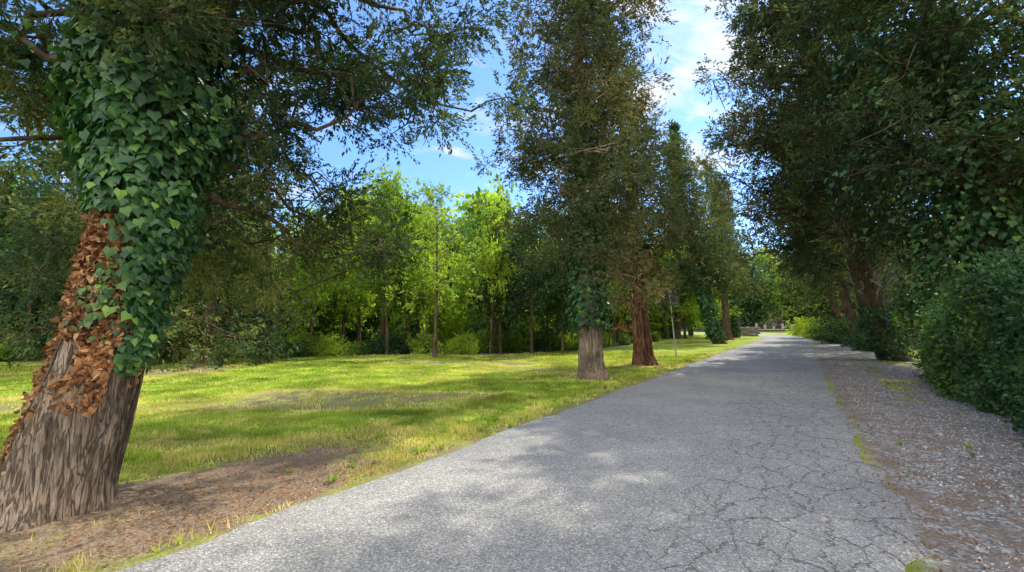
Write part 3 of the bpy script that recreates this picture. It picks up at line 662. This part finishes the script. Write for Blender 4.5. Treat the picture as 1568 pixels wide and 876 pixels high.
V = np.stack([b0 - sdv * wd[:, None], b0 + sdv * wd[:, None], b0 + ldv * hgt[:, None]], 1).reshape(-1, 3)
F = np.arange(n * 3).reshape(-1, 3)
va = np.clip(vnoise(x, y, .5, 33) * .5 + vnoise(x, y * 1.5, 1.9, 34) * .4 + rng.uniform(-.15, .3, n) + .4 * (dm_[keep] > .45), 0, 1)
obj('grass', mesh_data('grass', V, F, M_grass, var=va))
rng = np.random.default_rng(18)
g = Geo()
def tuft(x, y, m, sz):
    az = rng.uniform(0, 6.28, m)
    D = nrm(np.stack([np.cos(az), np.sin(az), rng.uniform(.2, 1.3, m)], -1)); Cc = np.tile(np.array([x, y, .01]), (m, 1))
    v, f = rhombi(Cc, D, np.tile([0, 0, 1.], (m, 1)) + rng.normal(size=(m, 3)) * .1, sz * rng.uniform(.6, 1.2, m), sz * .22)
    g.add(v, f, rng.uniform(.1, .6, m))
for q in range(130):
    t_ = rng.uniform(.5, 22); s_ = -2.1 - abs(rng.normal()) * .7 - .05
    pp = C0 + DIR * t_ + NRM * s_; tuft(pp[0], pp[1], rng.integers(8, 20), rng.uniform(.04, .13))
for q in range(10):
    tuft(-.35 + rng.normal() * .12, 7.5 + rng.normal() * .12, 16, rng.uniform(.12, .2))
for q in range(16):
    pp = C0 + DIR * rng.uniform(2, 16) + NRM * rng.uniform(2.4, 4.6); tuft(pp[0], pp[1], 12, rng.uniform(.05, .12))
obj('weeds', g.data('weeds', M_grass))
n = 17000
t_ = rng.uniform(-2, 26, n) ; sside = rng.random(n) < .5
s_ = np.where(sside, 2.0 + np.abs(rng.normal(size=n)) * .75, -2.2 - np.abs(rng.normal(size=n)) * .9)
tt_ = np.where((~sside) & (rng.random(n) < .5), rng.normal(.5, 1.6, n), t_)
pp = C0 + DIR * tt_[:, None] + NRM * s_[:, None]
C = np.stack([pp[:, 0], pp[:, 1], zground(pp[:, 0], pp[:, 1]) + .012 + .03 * (np.abs(s_) < 2.15)], -1)
D = nrm(rng.normal(size=(n, 3)) * np.array([1, 1, .25])); Nn = nrm(rng.normal(size=(n, 3)) * .4 + np.array([0, 0, 1]))
v, f = rhombi(C, D, Nn, rng.uniform(.012, .04, n), rng.uniform(.006, .02, n))
obj('leaf_litter', mesh_data('litter', v, f, M_dead, var=rng.random(n) * .8))
n = 45000
t_ = -2.5 + 24 * rng.random(n) ** 1.5; s_ = rng.uniform(2.35, 5.2, n)
pp = C0 + DIR * t_[:, None] + NRM * s_[:, None]
kp = vnoise(pp[:, 0], pp[:, 1], 1.1, 60) + rng.random(n) * .5 > .55
pp = pp[kp]; n = len(pp)
oc = np.array([(1, 0, 0), (0, 1, 0), (-1, 0, 0), (0, -1, 0), (0, 0, .7), (0, 0, -.7)]); of = np.array([(0, 1, 4), (1, 2, 4), (2, 3, 4), (3, 0, 4), (1, 0, 5), (2, 1, 5), (3, 2, 5), (0, 3, 5)])
sz = rng.uniform(.004, .014, n) * (1 + .8 * (rng.random(n) < .06))
an = rng.uniform(0, 6.28, n); ca, sa = np.cos(an), np.sin(an)
P = oc[None] * sz[:, None, None] * rng.uniform(.6, 1.3, (n, 6, 1))
Q = np.stack([P[..., 0] * ca[:, None] - P[..., 1] * sa[:, None], P[..., 0] * sa[:, None] + P[..., 1] * ca[:, None], P[..., 2]], -1)
Q += np.stack([pp[:, 0], pp[:, 1], zground(pp[:, 0], pp[:, 1]) + sz * .3], -1)[:, None]
F = (of[None] + (np.arange(n) * 6)[:, None, None]).reshape(-1, 3)
mst, nt, ns, ln = new_mat('stone_mat')
at = N(ns, 'ShaderNodeAttribute', attribute_name='var'); rr = ramp(ns, [(0, (.15, .145, .14)), (.5, (.34, .33, .315)), (1, (.68, .66, .63))]); ln.new(at.outputs['Fac'], rr.inputs[0])
pb = N(ns, 'ShaderNodeBsdfPrincipled'); pb.inputs['Roughness'].default_value = .8; ln.new(rr.outputs[0], pb.inputs['Base Color'])
oo = N(ns, 'ShaderNodeOutputMaterial'); ln.new(pb.outputs[0], oo.inputs[0])
obj('gravel', mesh_data('gravel', Q.reshape(-1, 3), F, mst, var=np.repeat(rng.random(n), 8)))

# ------------------------------------------------------------------ traffic sign (seen from behind)
M_steel = plain_mat('galvanised_steel_mat', (.42, .43, .44), .45, .6)
M_back = plain_mat('sign_back_mat', (.03, .032, .034), .6)
M_white = plain_mat('sign_white_mat', (.75, .75, .72), .4, amt=.05); M_redp = plain_mat('sign_red_mat', (.5, .03, .03), .4, amt=.05)
es = empty('traffic_sign', (7.25, 20.9, 0)); es.rotation_euler = (0, radians(-4.5), radians(-12))
v, f = tube(np.array([(0, 0, -.1), (0, 0, 1.6), (0, 0, 3.05), (0, 0, 3.12)]), np.array([.032, .032, .032, .02]), 14)
obj('pole', mesh_data('pole', v, f, M_steel, smooth=True), es)
def tri(sz, yy, th_, rad=.05, zc=2.80):
    ps = []
    for k in range(3):
        a = pi / 2 + k * 2 * pi / 3; c = np.array([cos(a), sin(a)]) * (sz - 2 * rad)
        for q in np.linspace(-pi / 3, pi / 3, 7): ps.append(c + rad * np.array([cos(a + q), sin(a + q)]))
    ps = np.array(ps); m = len(ps)
    vs = [(p_[0], yy, zc + p_[1]) for p_ in ps] + [(p_[0], yy + th_, zc + p_[1]) for p_ in ps]
    return vs, [tuple(range(m))[::-1], tuple(range(m, 2 * m))] + [(k, (k + 1) % m, m + (k + 1) % m, m + k) for k in range(m)]
def poly(name, vs, fs, mat, par):
    me = bpy.data.meshes.new(name); me.from_pydata(vs, [], fs); me.update(); me.materials.append(mat); return obj(name, me, par)
vs, fs = tri(.54, .045, .025); poly('plate_back', vs, fs, M_back, es)
vs, fs = tri(.54, .073, .003); poly('front_red', vs, fs, M_redp, es)
vs, fs = tri(.38, .079, .003, .04); poly('front_white', vs, fs, M_white, es)
for zc in (2.68, 2.92):
    w = .16 if zc < 2.8 else .10
    vs = [(sx_ * w, yy, zc + dz) for yy in (-.036, .044) for sx_, dz in ((-1, -.02), (1, -.02), (1, .02), (-1, .02))]
    poly('clamp', vs, [(0, 1, 2, 3), (7, 6, 5, 4), (0, 4, 5, 1), (1, 5, 6, 2), (2, 6, 7, 3), (3, 7, 4, 0)], M_back, es)

# ------------------------------------------------------------------ far stone wall with posts + stone piers
M_stone = plain_mat('stone_mat_far', (.34, .31, .25), .9, nscale=3); M_stone2 = plain_mat('dark_stone_mat', (.24, .20, .17), .9, nscale=4)
def block(G, c, sx, sy, sz, rot=0, bev=.06):
    out = []
    for zz_, k in ((0, 1), (sz - bev, 1), (sz, 1 - bev / min(sx, sy) * 2)):
        for a, b_ in ((-1, -1), (1, -1), (1, 1), (-1, 1)):
            px, py = a * sx / 2 * k, b_ * sy / 2 * k
            out.append((c[0] + px * cos(rot) - py * sin(rot), c[1] + px * sin(rot) + py * cos(rot), c[2] + zz_))
    f = []
    for l in range(2):
        for q in range(4): f.append((l * 4 + q, l * 4 + (q + 1) % 4, l * 4 + 4 + (q + 1) % 4, l * 4 + 4 + q))
    f.append((8, 9, 10, 11)); G.add(np.array(out), np.array(f))
g = Geo()
wa = np.array([51.0, 104.0]); wb = np.array([64.0, 100.0]); rot = math.atan2(*(wb - wa)[::-1])
mid = (wa + wb) / 2; block(g, (mid[0], mid[1], -.1), np.linalg.norm(wb - wa), .4, .65, rot)
for k in range(8):
    c = wa + (wb - wa) * (k + .5) / 8; block(g, (c[0], c[1], .57), .42, .42, .5 + .35 * ((k * 5) % 3), rot)
obj('stone_wall', g.data('stone_wall', M_stone))
rng = np.random.default_rng(30)
def rubble(name, x, y, rot, ln_):
    g = Geo()
    for r_ in range(4):
        for k in range(int(ln_ / .5)):
            block(g, (x + cos(rot) * ((k + .5 * (r_ % 2)) * .5), y + sin(rot) * ((k + .5 * (r_ % 2)) * .5), r_ * .3 + rng.uniform(-.02, .02)), .47, .55 + rng.uniform(-.06, .06), .29, rot + rng.normal() * .03)
    obj(name, g.data(name, M_stone2))
pp = C0 + DIR * 62 + NRM * 3.6; rubble('stone_wall', pp[0], pp[1], -B, 3)
pp = C0 + DIR * 66 - NRM * 5.5; rubble('stone_wall', pp[0], pp[1], -B, 2.5)

# ------------------------------------------------------------------ camera, light, world
cam = bpy.data.cameras.new('camera'); co = bpy.data.objects.new('camera', cam); scene.collection.objects.link(co)
co.location = (0, 0, 1.5); co.rotation_euler = (radians(90 + 4.7), 0, 0); cam.sensor_width = 36; cam.lens = 36 * 720 / 1568; cam.clip_end = 2000
scene.camera = co
AZ, EL = radians(42), radians(50)
Sd = Vector((sin(AZ) * cos(EL), cos(AZ) * cos(EL), sin(EL)))
sl = bpy.data.lights.new('sun', 'SUN'); sl.energy = 5.0; sl.angle = radians(.5); sl.color = (1, .94, .80)
so = bpy.data.objects.new('sun', sl); scene.collection.objects.link(so); so.rotation_euler = Sd.to_track_quat('Z', 'Y').to_euler()
w = bpy.data.worlds.new('World'); scene.world = w; w.use_nodes = True
nt = w.node_tree; ns = nt.nodes; ln = nt.links; ns.clear()
sk = N(ns, 'ShaderNodeTexSky', sky_type='NISHITA'); sk.sun_disc = False; sk.sun_elevation = EL; sk.sun_rotation = AZ; sk.air_density = 1.0; sk.dust_density = .5; sk.ozone_density = 2.0
tint = N(ns, 'ShaderNodeVectorMath', operation='MULTIPLY'); tint.inputs[1].default_value = (1.05, 1.42, 1.85); ln.new(sk.outputs[0], tint.inputs[0])
tc = N(ns, 'ShaderNodeTexCoord')
sep = N(ns, 'ShaderNodeSeparateXYZ'); ln.new(tc.outputs['Generated'], sep.inputs[0])
zb = N(ns, 'ShaderNodeMath', operation='ADD'); zb.inputs[1].default_value = .25; ln.new(sep.outputs[2], zb.inputs[0])
dx = N(ns, 'ShaderNodeMath', operation='DIVIDE'); ln.new(sep.outputs[0], dx.inputs[0]); ln.new(zb.outputs[0], dx.inputs[1])
dy = N(ns, 'ShaderNodeMath', operation='DIVIDE'); ln.new(sep.outputs[1], dy.inputs[0]); ln.new(zb.outputs[0], dy.inputs[1])
cb = N(ns, 'ShaderNodeCombineXYZ'); ln.new(dx.outputs[0], cb.inputs[0]); ln.new(dy.outputs[0], cb.inputs[1])
mpc = N(ns, 'ShaderNodeMapping'); mpc.inputs['Scale'].default_value = (1.3, 2.6, 1); mpc.inputs['Rotation'].default_value = (0, 0, .7); ln.new(cb.outputs[0], mpc.inputs[0])
cn = N(ns, 'ShaderNodeTexNoise', i_Scale=2.3, i_Detail=9.0, i_Roughness=.6, i_Distortion=.6); ln.new(mpc.outputs[0], cn.inputs['Vector'])
dt = N(ns, 'ShaderNodeVectorMath', operation='DOT_PRODUCT'); cd = Vector((.36, 1, .62)).normalized(); dt.inputs[1].default_value = cd
nv = N(ns, 'ShaderNodeVectorMath', operation='NORMALIZE'); ln.new(tc.outputs['Generated'], nv.inputs[0]); ln.new(nv.outputs[0], dt.inputs[0])
lm = N(ns, 'ShaderNodeMapRange', interpolation_type='SMOOTHSTEP'); lm.inputs[1].default_value = .95; lm.inputs[2].default_value = 1.0; lm.inputs[3].default_value = 0; lm.inputs[4].default_value = .13; ln.new(dt.outputs['Value'], lm.inputs[0])
bk = N(ns, 'ShaderNodeMapRange', interpolation_type='SMOOTHSTEP'); bk.inputs[1].default_value = .15; bk.inputs[2].default_value = -.4; bk.inputs[3].default_value = 0; bk.inputs[4].default_value = 1; ln.new(sep.outputs[1], bk.inputs[0])  # mask for unseen clouds added behind the camera as shadow fill
back_fill_cover = N(ns, 'ShaderNodeMath', operation='MULTIPLY'); back_fill_cover.inputs[1].default_value = .22; ln.new(bk.outputs[0], back_fill_cover.inputs[0])
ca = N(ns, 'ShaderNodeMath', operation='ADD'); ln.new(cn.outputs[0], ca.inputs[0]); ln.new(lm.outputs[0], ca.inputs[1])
cb2 = N(ns, 'ShaderNodeMath', operation='ADD'); ln.new(ca.outputs[0], cb2.inputs[0]); ln.new(back_fill_cover.outputs[0], cb2.inputs[1])
cm = N(ns, 'ShaderNodeMapRange', interpolation_type='SMOOTHSTEP'); cm.inputs[1].default_value = .53; cm.inputs[2].default_value = .76; cm.inputs[4].default_value = .95; ln.new(cb2.outputs[0], cm.inputs[0])
cc = N(ns, 'ShaderNodeMix', data_type='RGBA'); ln.new(bk.outputs[0], cc.inputs[0]); cc.inputs[6].default_value = (7.2, 7.3, 7.5, 1); cc.inputs[7].default_value = (21, 20.2, 19, 1)  # rear clouds made far brighter than the visible ones, to lift the shade
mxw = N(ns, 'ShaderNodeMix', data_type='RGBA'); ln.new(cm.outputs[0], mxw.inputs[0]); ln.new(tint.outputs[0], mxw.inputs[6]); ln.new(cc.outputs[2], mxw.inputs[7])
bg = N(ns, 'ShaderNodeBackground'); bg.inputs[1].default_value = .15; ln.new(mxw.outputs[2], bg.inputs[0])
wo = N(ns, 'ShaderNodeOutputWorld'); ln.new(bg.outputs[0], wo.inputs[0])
scene.view_settings.view_transform = 'Standard'; scene.view_settings.look = 'None'; scene.view_settings.exposure = 0
